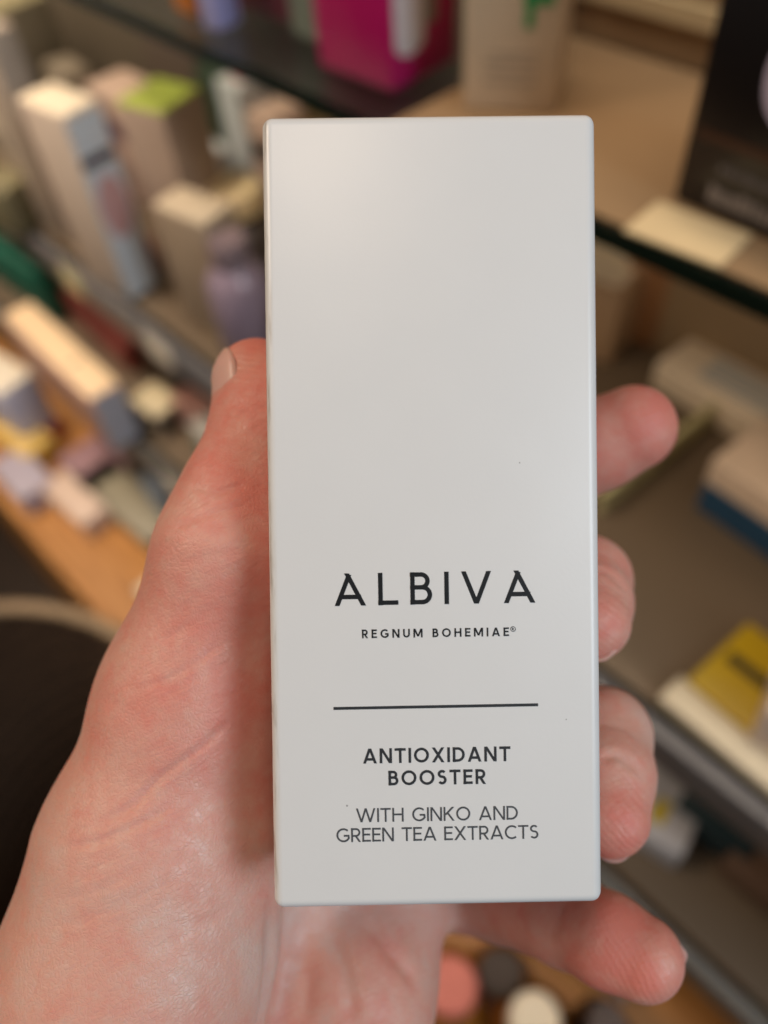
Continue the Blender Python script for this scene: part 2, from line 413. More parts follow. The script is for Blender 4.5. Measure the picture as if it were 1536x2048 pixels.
# registered mark
vv, ff = [], []
rc = face_local(1026, 1258); rh = 10.5 * FACE_Z / FPX / 1000
T_ = lambda u, v, z: (rc.x + (u - .5) * rh, rc.y + (v - .5) * rh, z)
add_strokes(vv, ff, [(arc(.5, .5, .46, .46, 0, 360, 24)[:-1], True, False)], .11, T_, .00004)
add_strokes(vv, ff, [([(u * .5 + .32, v * .52 + .24) for u, v in p], cl, ct) for p, cl, ct in glyph('R', .2)[1]], .1, T_, .00004)
me = bpy.data.meshes.new('registered_mark'); me.from_pydata(vv, [], ff); link('registered_mark', me, m_ink, carton)
vv, ff = [], []
a, b_ = face_local(667, 1417), face_local(1076, 1409.5); dv = (b_ - a)
T_ = lambda u, v, z: (a.x + u * .001, a.y + v * .001, z)
add_strokes(vv, ff, [([(0, 0), (dv.x * 1000, dv.y * 1000)], False, False)], .42, T_, .00004)
me = bpy.data.meshes.new('divider_line'); me.from_pydata(vv, [], ff); link('divider_line', me, m_ink2, carton)

# ================================================================== hand
GH = 0.55                                         # grid step, mm
G0 = np.array([-92., -205., 84.]); G1 = np.array([58., 36., 192.])
GN = np.ceil((G1 - G0) / GH).astype(int)
AX = [G0[i] + GH * np.arange(GN[i]) for i in range(3)]
BIG = 12.0
def field(): return np.full(tuple(GN), BIG, np.float32)
def smin(a, b, k):
    h = np.clip(.5 + .5 * (b - a) / k, 0, 1)
    return b * (1 - h) + a * h - k * h * (1 - h)
def cone(F, a, b, k, carve=False):
    """blend a tapered capsule a=(x,y,z,r) b=(x,y,z,r) into the field"""
    a = np.asarray(a, float); b = np.asarray(b, float)
    R_ = max(a[3], b[3]) + BIG * .75
    lo = np.minimum(a[:3], b[:3]) - R_; hi = np.maximum(a[:3], b[:3]) + R_
    i0 = np.clip(((lo - G0) / GH).astype(int), 0, GN - 1); i1 = np.clip(((hi - G0) / GH).astype(int) + 2, 1, GN)
    sl = tuple(slice(i0[i], i1[i]) for i in range(3))
    X, Y, Zz = [AX[i][sl[i]].astype(np.float32) for i in range(3)]
    X = X[:, None, None] - np.float32(a[0]); Y = Y[None, :, None] - np.float32(a[1]); Zz = Zz[None, None, :] - np.float32(a[2])
    d = (b[:3] - a[:3]).astype(np.float32); L2 = float(d @ d) or 1e-6
    t = np.clip((X * d[0] + Y * d[1] + Zz * d[2]) / np.float32(L2), 0, 1)
    dist = np.sqrt((X - t * d[0]) ** 2 + (Y - t * d[1]) ** 2 + (Zz - t * d[2]) ** 2) - (np.float32(a[3]) + t * np.float32(b[3] - a[3]))
    if carve: F[sl] = -smin(-F[sl], dist, k)
    else: F[sl] = smin(F[sl], dist, k)
def J(px, py, z, r): return tuple(px2cam(px, py, z)) + (r,)
def chain(F, pts, k):
    for p, q in zip(pts[:-1], pts[1:]): cone(F, p, q, k)

palm = field()
WR = [J(300, 2330, 132, 19), J(640, 2330, 140, 17)]
# metacarpal rays and wrist
MC = {'index': J(585, 1210, 158, 10), 'middle': J(655, 1370, 163, 10.5), 'ring': J(725, 1560, 161, 10.5), 'little': J(800, 1742, 160, 10.0)}
for k_, wpt in (('index', J(420, 2080, 142, 14)), ('middle', J(480, 2120, 145, 14)), ('ring', J(560, 2120, 147, 14)), ('little', J(645, 2110, 146, 15))):
    cone(palm, MC[k_], wpt, 6)
cone(palm, MC['little'], J(705, 1990, 147, 14.2), 5)
cone(palm, J(705, 1990, 147, 14.2), J(640, 2250, 146, 16), 5)
for a_, b__ in ((J(420, 2080, 142, 14), WR[0]), (J(645, 2110, 146, 15), WR[1]), (WR[0], WR[1])): cone(palm, a_, b__, 7)
FA = [J(150, 2900, 128, 20), J(560, 2900, 136, 19)]
cone(palm, WR[0], FA[0], 7); cone(palm, WR[1], FA[1], 7); cone(palm, FA[0], FA[1], 7)
cone(palm, tuple((np.array(WR[0]) + np.array(WR[1])) / 2), tuple((np.array(FA[0]) + np.array(FA[1])) / 2), 7)
# thumb with the ball of the thumb
thumb = field()
TH = [J(514, 762, 131, 6.9), J(526, 830, 130, 7.9), J(524, 895, 129, 8.8), J(492, 985, 127, 9.6), J(470, 1100, 126, 11.6)]
chain(thumb, TH, 2.2)
cone(thumb, J(540, 800, 127, 5.5), J(545, 850, 127, 6), 3)
cone(thumb, TH[-1], J(385, 1400, 129, 14.0), 5)
cone(thumb, J(385, 1400, 129, 14.0), J(305, 1700, 128, 17), 6)
cone(thumb, J(305, 1700, 128, 17), J(258, 1960, 127, 19.5), 6)
cone(thumb, J(475, 1400, 138, 13), J(345, 1850, 128, 17), 6)
cone(thumb, J(258, 1960, 127, 19.5), WR[0], 8)
# web between thumb and index finger
web = field()
cone(web, J(500, 1150, 140, 8), J(585, 1230, 156, 8), 5)
cone(web, J(470, 1330, 140, 9), J(600, 1330, 158, 9), 6)
cone(web, J(450, 1500, 142, 10), J(600, 1550, 158, 10), 6)
palm = smin(palm, web, 6.0); del web
F = smin(palm, thumb, 3.0); del palm, thumb
# fingers
FI = {
 'index': [MC['index'], J(885, 1050, 162, 9.2), J(1115, 932, 155, 8.6), J(1200, 888, 151, 8.4), J(1266, 856, 148, 7.9)],
 'middle': [MC['middle'], J(990, 1190, 166, 9.6), J(1090, 1150, 158, 8.8), J(1172, 1160, 146, 8.0), J(1178, 1205, 139, 7.3), J(1183, 1243, 134, 6.5)],
 'ring': [MC['ring'], J(1010, 1450, 164, 9.4), J(1110, 1440, 156, 8.8), J(1206, 1470, 143, 8.3), J(1216, 1550, 135, 7.6), J(1219, 1632, 130, 6.5)],
 'little': [MC['little'], J(890, 1764, 166, 8.8), J(1010, 1792, 157, 8.4), J(1130, 1836, 141, 7.8), J(1215, 1880, 133, 7.3), J(1284, 1916, 130, 6.6)],
}
fing = field()
for k_, pts in FI.items():
    one = field(); chain(one, pts, 1.6)
    fing = smin(fing, one, 0.9)
del one
F = smin(F, fing, 4.0); del fing
# folds: thenar crease below the carton, joint creases
cone(F, J(566, 1815, 121, 1.3), J(520, 2060, 124, 1.6), 2.2, carve=True)
# press the flesh flat against the carton
gx, gy, gz = AX[0][:, None, None], AX[1][None, :, None], AX[2][None, None, :]
Li = np.array((Matrix.Translation(Vector((fc[0] / 1000, fc[1] / 1000, -fc[2] / 1000))) @ Lrot).inverted())
def loc(i): return (Li[i, 0] * gx / 1000 + Li[i, 1] * gy / 1000 - Li[i, 2] * gz / 1000 + Li[i, 3]) * 1000
bxl = np.abs(loc(0)).astype(np.float32) - W_MM / 2 - .15
bxl = np.maximum(bxl, np.abs(loc(1)).astype(np.float32) - H_MM / 2 - .55)
bxl = np.maximum(bxl, np.abs(loc(2) + D_MM / 2).astype(np.float32) - D_MM / 2 - .15)
F = -smin(-F, bxl, .7); del bxl

def surface_nets(F):
    s = F < 0
    nx, ny, nz = F.shape
    cnt = np.zeros((nx - 1, ny - 1, nz - 1), np.uint8)
    for dx in (0, 1):
        for dy in (0, 1):
            for dz in (0, 1): cnt += s[dx:nx - 1 + dx, dy:ny - 1 + dy, dz:nz - 1 + dz]
    act = np.argwhere((cnt > 0) & (cnt < 8))
    idx = np.full((nx - 1, ny - 1, nz - 1), -1, np.int32)
    idx[act[:, 0], act[:, 1], act[:, 2]] = np.arange(len(act))
    acc = np.zeros((len(act), 3)); num = np.zeros(len(act))
    cor = [(a, b, c) for a in (0, 1) for b in (0, 1) for c in (0, 1)]
    val = {c: F[act[:, 0] + c[0], act[:, 1] + c[1], act[:, 2] + c[2]].astype(float) for c in cor}
    for c in cor:
        for ax in range(3):
            if c[ax] == 0:
                d = list(c); d[ax] = 1; v0, v1 = val[c], val[tuple(d)]
                m = (v0 < 0) != (v1 < 0)
                t = np.where(m, v0 / np.where(m, v0 - v1, 1), 0)
                p = np.tile(np.array(c, float), (len(act), 1)); p[:, ax] = t
                acc[m] += p[m]; num[m] += 1
    V = act + acc / num[:, None]
    quads = []
    for ax in range(3):
        o1, o2 = (ax + 1) % 3, (ax + 2) % 3
        a = [slice(None)] * 3; b = [slice(None)] * 3
        a[ax] = slice(0, -1); b[ax] = slice(1, None)
        e = np.argwhere(s[tuple(a)] != s[tuple(b)])
        e = e[(e[:, o1] > 0) & (e[:, o2] > 0) & (e[:, o1] < F.shape[o1] - 1) & (e[:, o2] < F.shape[o2] - 1)]
        ins = s[tuple(a)][e[:, 0], e[:, 1], e[:, 2]]
        def cell(d1, d2):
            c = e.copy(); c[:, o1] -= d1; c[:, o2] -= d2
            return idx[c[:, 0], c[:, 1], c[:, 2]]
        q = np.stack([cell(1, 1), cell(0, 1), cell(0, 0), cell(1, 0)], 1)
        q[~ins] = q[~ins][:, ::-1]
        quads.append(q)
    return V * GH + G0, np.concatenate(quads)
V, Q = surface_nets(F); del F
E_ = np.concatenate([Q[:, [0, 1]], Q[:, [1, 2]], Q[:, [2, 3]], Q[:, [3, 0]]])
def relax(V, it, lam):
    for _ in range(it):
        S = np.zeros_like(V); N = np.zeros(len(V))
        for c in range(3): S[:, c] = np.bincount(E_[:, 0], V[E_[:, 1], c], len(V)) + np.bincount(E_[:, 1], V[E_[:, 0], c], len(V))
        N = np.bincount(E_[:, 0], minlength=len(V)) + np.bincount(E_[:, 1], minlength=len(V))
        V = V + lam * (S / N[:, None] - V)
    return V
for _ in range(3): V = relax(V, 1, .55); V = relax(V, 1, -.5)
def normals(V):
    fn = np.cross(V[Q[:, 2]] - V[Q[:, 0]], V[Q[:, 3]] - V[Q[:, 1]])
    N = np.zeros_like(V)
    for j in range(4):
        for c in range(3): N[:, c] += np.bincount(Q[:, j], fn[:, c], len(V))
    return N / np.maximum(1e-9, np.linalg.norm(N, axis=1))[:, None]
N = normals(V)
PX = 768 + FPX * V[:, 0] / V[:, 2]; PY = 1024 - FPX * V[:, 1] / V[:, 2]
facing = N[:, 2] < 0.25                            # lens side of the hand carries these folds
def seg_dist3(P, a, b):
    a, b = np.array(a), np.array(b); d = b - a
    t = np.clip((P - a) @ d / (d @ d), 0, 1)
    return np.linalg.norm(P - a - t[:, None] * d, axis=1), t
disp = np.zeros(len(V))
# skin folds of the palm side: polylines laid on the surface where they run on this hand (pixel trace, nearest visible skin)
def fold(pix, depth, width):
    global disp
    pts = []
    for x, y in pix:
        d2 = (PX - x) ** 2 + (PY - y) ** 2
        cand = np.where(d2 < 14 ** 2)[0]
        if len(cand) == 0: cand = np.array([np.argmin(d2)])
        pts.append(V[cand[np.argmin(V[cand, 2])]])
    best = np.full(len(V), 99.); tt = np.zeros(len(V))
    n = len(pts) - 1
    for i in range(n):
        dd, t = seg_dist3(V, pts[i], pts[i + 1]); m = dd < best
        best[m] = dd[m]; tt[m] = (i + t[m]) / n
    fade = np.clip(np.minimum(tt, 1 - tt) * 5 + .15, 0, 1)
    disp -= depth * fade * np.exp(-(best / width) ** 2)
    disp += depth * .14 * fade * np.exp(-((best - 2.2 * width) / (1.2 * width)) ** 2)
rr = random.Random(3)
main = [([(190, 1640), (260, 1600), (330, 1550), (420, 1490), (470, 1440)], .50, .48),
        ([(120, 1690), (200, 1670), (290, 1640), (360, 1605)], .38, .45),
        ([(250, 1380), (330, 1350), (400, 1320), (455, 1290)], .26, .45),
        ([(372, 968), (430, 975), (500, 962)], .36, .5), ([(345, 1045), (420, 1015), (500, 1000)], .30, .5),
        ([(330, 1130), (420, 1100), (500, 1085)], .15, .6),
        ([(100, 1790), (190, 1770), (300, 1730)], .16, .5), ([(60, 1850), (170, 1830), (280, 1790), (380, 1740)], .14, .5),
        ([(300, 1900), (400, 1850), (470, 1800)], .10, .5),
        ([(660, 1830), (690, 1930), (710, 2040)], .55, 1.3), ([(740, 1830), (790, 1900), (840, 1960)], .5, 1.2), ([(600, 1860), (610, 1950), (600, 2040)], .35, 1.5),
        ([(1190, 1512), (1215, 1502), (1240, 1502), (1265, 1515), (1290, 1540)], .55, .7), ([(1190, 1125), (1212, 1130), (1235, 1142), (1256, 1170)], .5, .7),
        ([(1130, 1790), (1110, 1850), (1085, 1885)], .3, .8), ([(1200, 1440), (1250, 1445), (1296, 1480)], .15, .6)]
for f_ in main: fold(*f_)
for k in range(26):                                # small wrinkles crossing the ball of the thumb
    x = rr.uniform(120, 440); y = rr.uniform(1150, 1950)
    if x < 345 - (y - 1020) * .41 + 60: continue
    l = rr.uniform(60, 150); an = math.radians(rr.uniform(-38, -18))
    fold([(x, y), (x + l * .5 * math.cos(an), y + l * .5 * math.sin(an) + rr.uniform(-5, 5)), (x + l * math.cos(an), y + l * math.sin(an))], rr.uniform(.05, .12), rr.uniform(.35, .55))
Vn = V + N * disp[:, None]
# skin colour: flushed fingertips and joints, redder beside the carton, paler heel of the hand
tone = np.zeros(len(V))
def blob(px, py, z, r, a):
    global tone
    p = px2cam(px, py, z); tone = tone + a * np.exp(-np.sum((V - p) ** 2, 1) / r ** 2)
for t_ in ((500, 720, 126, 14, .8), (530, 900, 120, 14, .45), (540, 1150, 115, 20, .5), (1290, 850, 142, 16, 1.0), (1200, 1230, 126, 12, .6),
           (1240, 1650, 122, 12, .6), (1300, 1915, 124, 13, .8), (1190, 1870, 126, 10, .45), (470, 1300, 115, 22, .3), (640, 2020, 134, 13, .5), (540, 1600, 120, 22, .35)): blob(*t_)
tone -= .45 * np.exp(-((PX - 640) ** 2 + (PY - 1890) ** 2) / 110 ** 2)  # cool window light below the carton put into the skin tone
tone -= .35 * np.exp(-((PX - 420) ** 2 + (PY - 1900) ** 2) / 260 ** 2)
ridge = np.zeros(len(V))
for k_, pts in FI.items():
    p = np.array(pts[-1][:3]); ridge = np.maximum(ridge, np.exp(-np.sum((V - p) ** 2, 1) / 13 ** 2))
ridge = np.maximum(ridge, np.exp(-np.sum((V - np.array(TH[0][:3])) ** 2, 1) / 13 ** 2))

HAND0 = c2w((-30, -110, 140))
hand = empty('hand', HAND0); tag(hand, 'bare left hand wrapped round the white carton, palm toward viewer', 'hand')
me = bpy.data.meshes.new('skin')
Vw = (ROT @ (np.stack([Vn[:, 0], Vn[:, 1], -Vn[:, 2]], 0) / 1000)).T + np.array([0, 0, CAMZ]) - np.array(HAND0)
me.vertices.add(len(Vw)); me.vertices.foreach_set('co', Vw.astype(np.float32).ravel())
me.loops.add(Q.size); me.loops.foreach_set('vertex_index', Q.astype(np.int32).ravel())
me.polygons.add(len(Q)); me.polygons.foreach_set('loop_start', np.arange(0, Q.size, 4, dtype=np.int32))
me.polygons.foreach_set('use_smooth', np.ones(len(Q), bool))
me.update(calc_edges=True); me.validate()
for nm, arr in (('tone', tone), ('ridge', ridge)):
    at_ = me.attributes.new(nm, 'FLOAT', 'POINT'); at_.data.foreach_set('value', arr.astype(np.float32))
def skin_material():
    m, nt, b = newmat('skin')
    L = nt.links.new
    tc = node(nt, 'ShaderNodeTexCoord')
    at_ = node(nt, 'ShaderNodeAttribute', attribute_name='tone')
    n1 = node(nt, 'ShaderNodeTexNoise'); n1.inputs['Scale'].default_value = 110; n1.inputs['Detail'].default_value = 6; n1.inputs['Roughness'].default_value = .6
    L(tc.outputs['Object'], n1.inputs['Vector'])
    n1b = node(nt, 'ShaderNodeTexNoise'); n1b.inputs['Scale'].default_value = 420; n1b.inputs['Detail'].default_value = 5
    L(tc.outputs['Object'], n1b.inputs['Vector'])
    mr = node(nt, 'ShaderNodeMapRange'); mr.inputs[1].default_value = .3; mr.inputs[2].default_value = .7; mr.inputs[3].default_value = -.28; mr.inputs[4].default_value = .28
    L(n1.outputs[0], mr.inputs[0])
    mrb = node(nt, 'ShaderNodeMapRange'); mrb.inputs[1].default_value = .3; mrb.inputs[2].default_value = .7; mrb.inputs[3].default_value = -.12; mrb.inputs[4].default_value = .12
    L(n1b.outputs[0], mrb.inputs[0])
    s0 = node(nt, 'ShaderNodeMath', operation='ADD'); L(mr.outputs[0], s0.inputs[0]); L(mrb.outputs[0], s0.inputs[1])
    s1 = node(nt, 'ShaderNodeMath', operation='MULTIPLY_ADD'); s1.inputs[1].default_value = .55; L(at_.outputs['Fac'], s1.inputs[0]); L(s0.outputs[0], s1.inputs[2])
    s2 = node(nt, 'ShaderNodeMath', operation='ADD'); s2.inputs[1].default_value = .40; L(s1.outputs[0], s2.inputs[0])
    cr = node(nt, 'ShaderNodeValToRGB'); e = cr.color_ramp.elements
    e[0].position = 0; e[0].color = (0.67, 0.45, 0.38, 1)
    e[1].position = 1; e[1].color = (0.68, 0.22, 0.17, 1)
    k = e.new(.42); k.color = (0.69, 0.36, 0.285, 1)
    L(s2.outputs[0], cr.inputs[0]); L(cr.outputs[0], b.inputs['Base Color'])
    b.inputs['Subsurface Weight'].default_value = .35
    b.inputs['Subsurface Radius'].default_value = (1.0, .32, .18); b.inputs['Subsurface Scale'].default_value = .0035
    b.inputs['Roughness'].default_value = .40
    b.inputs['Specular IOR Level'].default_value = .55
    rv = node(nt, 'ShaderNodeMapRange'); rv.inputs[1].default_value = .3; rv.inputs[2].default_value = .7; rv.inputs[3].default_value = .36; rv.inputs[4].default_value = .60
    L(n1b.outputs[0], rv.inputs[0]); L(rv.outputs[0], b.inputs['Roughness'])
    # fine skin pattern: small cells, stretched furrows and fingertip ridges
    v1 = node(nt, 'ShaderNodeTexVoronoi', feature='DISTANCE_TO_EDGE'); v1.inputs['Scale'].default_value = 1500
    nd = node(nt, 'ShaderNodeTexNoise'); nd.inputs['Scale'].default_value = 500; L(tc.outputs['Object'], nd.inputs['Vector'])
    mixv = node(nt, 'ShaderNodeVectorMath', operation='MULTIPLY_ADD'); mixv.inputs[1].default_value = (.0016,) * 3
    L(nd.outputs['Color'], mixv.inputs[0]); L(tc.outputs['Object'], mixv.inputs[2]); L(mixv.outputs[0], v1.inputs['Vector'])
    cl = node(nt, 'ShaderNodeMapRange'); cl.inputs[2].default_value = .22; L(v1.outputs['Distance'], cl.inputs[0])
    mp = node(nt, 'ShaderNodeMapping')
    ax = Vector((ROT @ np.array([.86, .42, -.1])).tolist())    # furrows run across the ball of the thumb
    mp.inputs['Rotation'].default_value = ax.to_track_quat('X', 'Z').inverted().to_euler()
    mp2 = node(nt, 'ShaderNodeMapping'); mp2.inputs['Scale'].default_value = (260, 1700, 1700)
    L(tc.outputs['Object'], mp.inputs[0]); L(mp.outputs[0], mp2.inputs[0])
    n2 = node(nt, 'ShaderNodeTexNoise'); n2.inputs['Scale'].default_value = 1; n2.inputs['Detail'].default_value = 4; L(mp2.outputs[0], n2.inputs['Vector'])
    wv = node(nt, 'ShaderNodeTexWave', wave_type='RINGS', rings_direction='SPHERICAL'); wv.inputs['Scale'].default_value = 330; wv.inputs['Distortion'].default_value = 5; wv.inputs['Detail Scale'].default_value = .35
    L(tc.outputs['Object'], wv.inputs['Vector'])
    rg = node(nt, 'ShaderNodeAttribute', attribute_name='ridge')
    wr = node(nt, 'ShaderNodeMath', operation='MULTIPLY'); L(wv.outputs['Fac'], wr.inputs[0]); L(rg.outputs['Fac'], wr.inputs[1])
    a1 = node(nt, 'ShaderNodeMath', operation='MULTIPLY_ADD'); a1.inputs[1].default_value = .25; L(cl.outputs[0], a1.inputs[0]); L(n2.outputs[0], a1.inputs[2])
    a2 = node(nt, 'ShaderNodeMath', operation='MULTIPLY_ADD'); a2.inputs[1].default_value = .35; L(wr.outputs[0], a2.inputs[0]); L(a1.outputs[0], a2.inputs[2])
    bp = node(nt, 'ShaderNodeBump'); bp.inputs['Strength'].default_value = .52; bp.inputs['Distance'].default_value = .00028
    L(a2.outputs[0], bp.inputs['Height']); L(bp.outputs[0], b.inputs['Normal'])
    return m
skin = link('skin', me, skin_material(), hand)
m_nail, nt, b = newmat('nail')
b.inputs['Base Color'].default_value = (0.70, 0.42, 0.36, 1); b.inputs['Roughness'].default_value = .35
b.inputs['Subsurface Weight'].default_value = .3; b.inputs['Subsurface Scale'].default_value = .002
def nail(base, tip, dorsal, r, half=55, start=.1, end=1.0, out=.18):
    """curved plate on the back of a fingertip"""
    a, t = np.array(base[:3]), np.array(tip[:3])
    ax = t - a; Lf = np.linalg.norm(ax); ax = ax / Lf
    d = np.array(dorsal, float); d = d - ax * (d @ ax); d /= np.linalg.norm(d); s = np.cross(ax, d)
    nu, nv = 14, 14; vs_, fs = [], []
    for layer in (out, -0.30):
        for i in range(nu):
            u = i / (nu - 1)
            for j in range(nv):
                v = j / (nv - 1) * 2 - 1
                wd = half * (1 - .35 * max(0, (u - .75) / .25) ** 2) * (1 - .25 * max(0, (.2 - u) / .2) ** 2)
                along = Lf * start + (Lf * end + tip[3] * .92 - Lf * start) * (u - .10 * max(0, u - .5) * v * v)
                rr_ = base[3] + (tip[3] - base[3]) * min(1, along / Lf) if along <= Lf else math.sqrt(max(0.02, 1 - ((along - Lf) / tip[3]) ** 2)) * tip[3]
                rr_ = max(rr_, tip[3] * .62) * r
                th = math.radians(v * wd)
                p = a + ax * along + (d * math.cos(th) * .96 + s * math.sin(th)) * (rr_ + layer)
                vs_.append(tuple(c2w(p) - HAND0))
    K = nu * nv
    for i in range(nu - 1):
        for j in range(nv - 1):
            q = i * nv + j; fs.append((q, q + 1, q + nv + 1, q + nv)); fs.append((K + q, K + q + nv, K + q + nv + 1, K + q + 1))
    rim = [j for j in range(nv)] + [i * nv + nv - 1 for i in range(1, nu)] + [(nu - 1) * nv + j for j in range(nv - 2, -1, -1)] + [i * nv for i in range(nu - 2, 0, -1)]
    for k in range(len(rim)):
        p, q = rim[k], rim[(k + 1) % len(rim)]; fs.append((p, K + p, K + q, q))
    m_ = bpy.data.meshes.new('nail'); m_.from_pydata(vs_, [], fs)
    bm = bmesh.new(); bm.from_mesh(m_); bmesh.ops.recalc_face_normals(bm, faces=bm.faces); bm.to_mesh(m_); bm.free()
    for p in m_.polygons: p.use_smooth = True
    return link('nail', m_, m_nail, hand)
nail(TH[1], TH[0], (-.90, .05, -.38), 1.0, 48, -1.1, .85, .75)
nail(FI['index'][3], FI['index'][4], (.1, .15, 1), .98)
nail(FI['middle'][4], FI['middle'][5], (.35, .1, 1), .97, 48)
nail(FI['ring'][4], FI['ring'][5], (.35, .1, 1), .97, 48)
nail(FI['little'][4], FI['little'][5], (.30, .42, .85), .985, 52, -.1)

# ================================================================== goods on the shelves
def goods_box(name, label, cat, corner, h, wv, lp=None, wu=None, yaw=0, left=None, top_py=None, height=None, mat=None, top=None, group=None, bev=0.0012, lift=0.0):
    """carton resting on level h: nearest base corner at the pixel, front running to the base pixel lp (or wu metres along -X turned by yaw)"""
    if left is not None:                         # the pixel is the far end of the front instead; the front runs wu metres toward +X
        base = at(*left, h) + Vector((math.cos(math.radians(yaw)), math.sin(math.radians(yaw)), 0)) * wu
    else:
        base = at(*corner, h)
    if lp is not None:
        v = at(*lp, h) - base; wu = v.length; yaw = math.degrees(math.atan2(-v.y, -v.x))
    hh = height if height else height_to(base, top_py)
    t = empty(name, base + Vector((0, 0, 0.0011 + lift)), math.radians(yaw)); tag(t, label, cat, group)
    bx('body', -wu, 0, 0, wv, 0, hh, mat, t, bev)
    if top: bx('top_slab', -wu + .001, -.001, .001, wv - .001, hh + .0001, hh + .0022, top, t, .0006)  # most tops paler than the body: overhead light put into their colour
    t['dims'] = (wu, wv, hh)
    print('GOODS', name, 'w %.0f d %.0f h %.0f mm yaw %.0f' % (wu * 1000, wv * 1000, hh * 1000, yaw), 'base', [round(c, 3) for c in base])
    return t
def panel_front(t, u0, u1, z0, z1, mat, name='print_panel', lift=.0006):   # on the -Y side, u measured from the near corner
    return bx(name, -u1, -u0, -lift, -.0001, z0, z1, mat, t)
def panel_side(t, v0, v1, z0, z1, mat, name='print_panel', lift=.0006):    # on the +X side
    return bx(name, .0001, lift, v0, v1, z0, z1, mat, t)
def panel_top(t, u0, u1, v0, v1, mat, name='print_panel', lift=.0006):
    hh = t['dims'][2]
    return bx(name, -u1, -u0, v0, v1, hh + .0001, hh + lift, mat, t)
def disc_side(t, v, z, r, mat, ry=None, name='print_mark'):
    n = 24; ry = ry or r
    vs_ = [(.0001, v + r * math.cos(2 * math.pi * k / n), z + ry * math.sin(2 * math.pi * k / n)) for k in range(n)]
    vs_ += [(.0009, y, z_) for _, y, z_ in vs_]
    m_ = bpy.data.meshes.new(name); m_.from_pydata(vs_, [], [tuple(range(n, 2 * n))] + [(k, (k + 1) % n, n + (k + 1) % n, n + k) for k in range(n)])
    return link(name, m_, mat, t)
def disc_front(t, u, z, rx, rz, mat, name='print_mark'):
    n = 28
    vs_ = [(-u + rx * math.cos(2 * math.pi * k / n), -.0001, z + rz * math.sin(2 * math.pi * k / n)) for k in range(n)]
    vs_ += [(x, -.0009, z_) for x, _, z_ in vs_]
    m_ = bpy.data.meshes.new(name); m_.from_pydata(vs_, [], [tuple(range(2 * n - 1, n - 1, -1))] + [(k, n + k, n + (k + 1) % n, (k + 1) % n) for k in range(n)])
    return link(name, m_, mat, t)
WHITE = card((222, 212, 198)); CREAM = card((232, 214, 186)); GREYW = card((178, 172, 164)); TAUPE = card((150, 134, 118))
COOLW = card((206, 212, 224)); LAV = card((176, 168, 200)); DARK = card((34, 28, 26), .4)

# --- upper shelf
t = goods_box('magenta_box', 'bright magenta carton with pale tube picture near its corner', 'box', (786, 190), H1, .052, lp=(640, 135), height=.15, mat=card((186, 14, 100), .35, .06))
TUBE = card((206, 200, 204), .5, .05)
panel_side(t, .003, .026, .022, .14, TUBE, 'tube_picture'); panel_side(t, .0262, .036, .026, .14, card((130, 116, 108)), 'brown_grey_print')  # brown-grey printed strip beside the tube picture
disc_side(t, .0145, .022, .0115, TUBE, .007, 'tube_cap_print')
t = goods_box('white_box', 'white carton with green lettering beside the magenta carton', 'box', (1112, 232), H1, .040, lp=(925, 222), height=.15, mat=card((206, 186, 160)))
GREEN = card((28, 140, 78))
for q_, (z0, z1, u0, u1) in enumerate(((.050, .055, .006, .020), (.040, .066, .0150, .0190), (.072, .076, .006, .020), (.070, .092, .0150, .0190), (.083, .087, .004, .0145))): panel_front(t, u0, u1, z0, z1, GREEN, 'green_letter', .0006 + q_ * .0001)
for k in range(4): panel_front(t, .012, .038 - .003 * (k % 2), .014 + k * .0045, .0155 + k * .0045, card((168, 150, 130)), 'print_line')
t = goods_box('black_box', 'black carton with lilac drop print and small pale text lines', 'box', None, H1, .05, left=(1345, 402), wu=.12, yaw=-3, height=.17, mat=card((20, 15, 16), .3, .1))
w_ = t['dims'][0]
disc_front(t, w_ - .040, .062, .014, .019, card((196, 184, 206)), 'drop_print')
panel_front(t, .0, w_ - .004, .030, .0335, card((70, 44, 26)), 'print_line')
PALE = card((128, 120, 118))
rb = random.Random(5)
for row, z0, u_ in ((0, .019, .018), (1, .006, .016)):
    x = u_
    while x < .085:
        l = rb.uniform(.0018, .0032)
        panel_front(t, w_ - x - l, w_ - x, z0, z0 + (.0035 if row == 0 else .0075) * rb.uniform(.7, 1), PALE if row else card((96, 90, 90)), 'small_text')
        x += l + rb.uniform(.0006, .0014)
goods_box('orange_box', 'orange carton at the back of the glass shelf', 'box', (392, 40), H1, .03, lp=(352, 22), height=.09, mat=card((206, 118, 24)))
goods_box('lavender_tube_box', 'slim lavender carton beside the orange carton', 'box', (440, 70), H1, .02, lp=(408, 60), height=.10, mat=card((178, 176, 226)))
goods_box('maroon_box', 'dark maroon carton between the lavender and magenta cartons', 'box', (600, 60), H1, .05, lp=(470, 15), height=.10, mat=card((104, 34, 58)))
goods_box('grey_green_box', 'dull grey green carton behind the magenta carton', 'box', (668, 110), H1, .05, lp=(585, 70), height=.10, mat=card((112, 122, 110)))

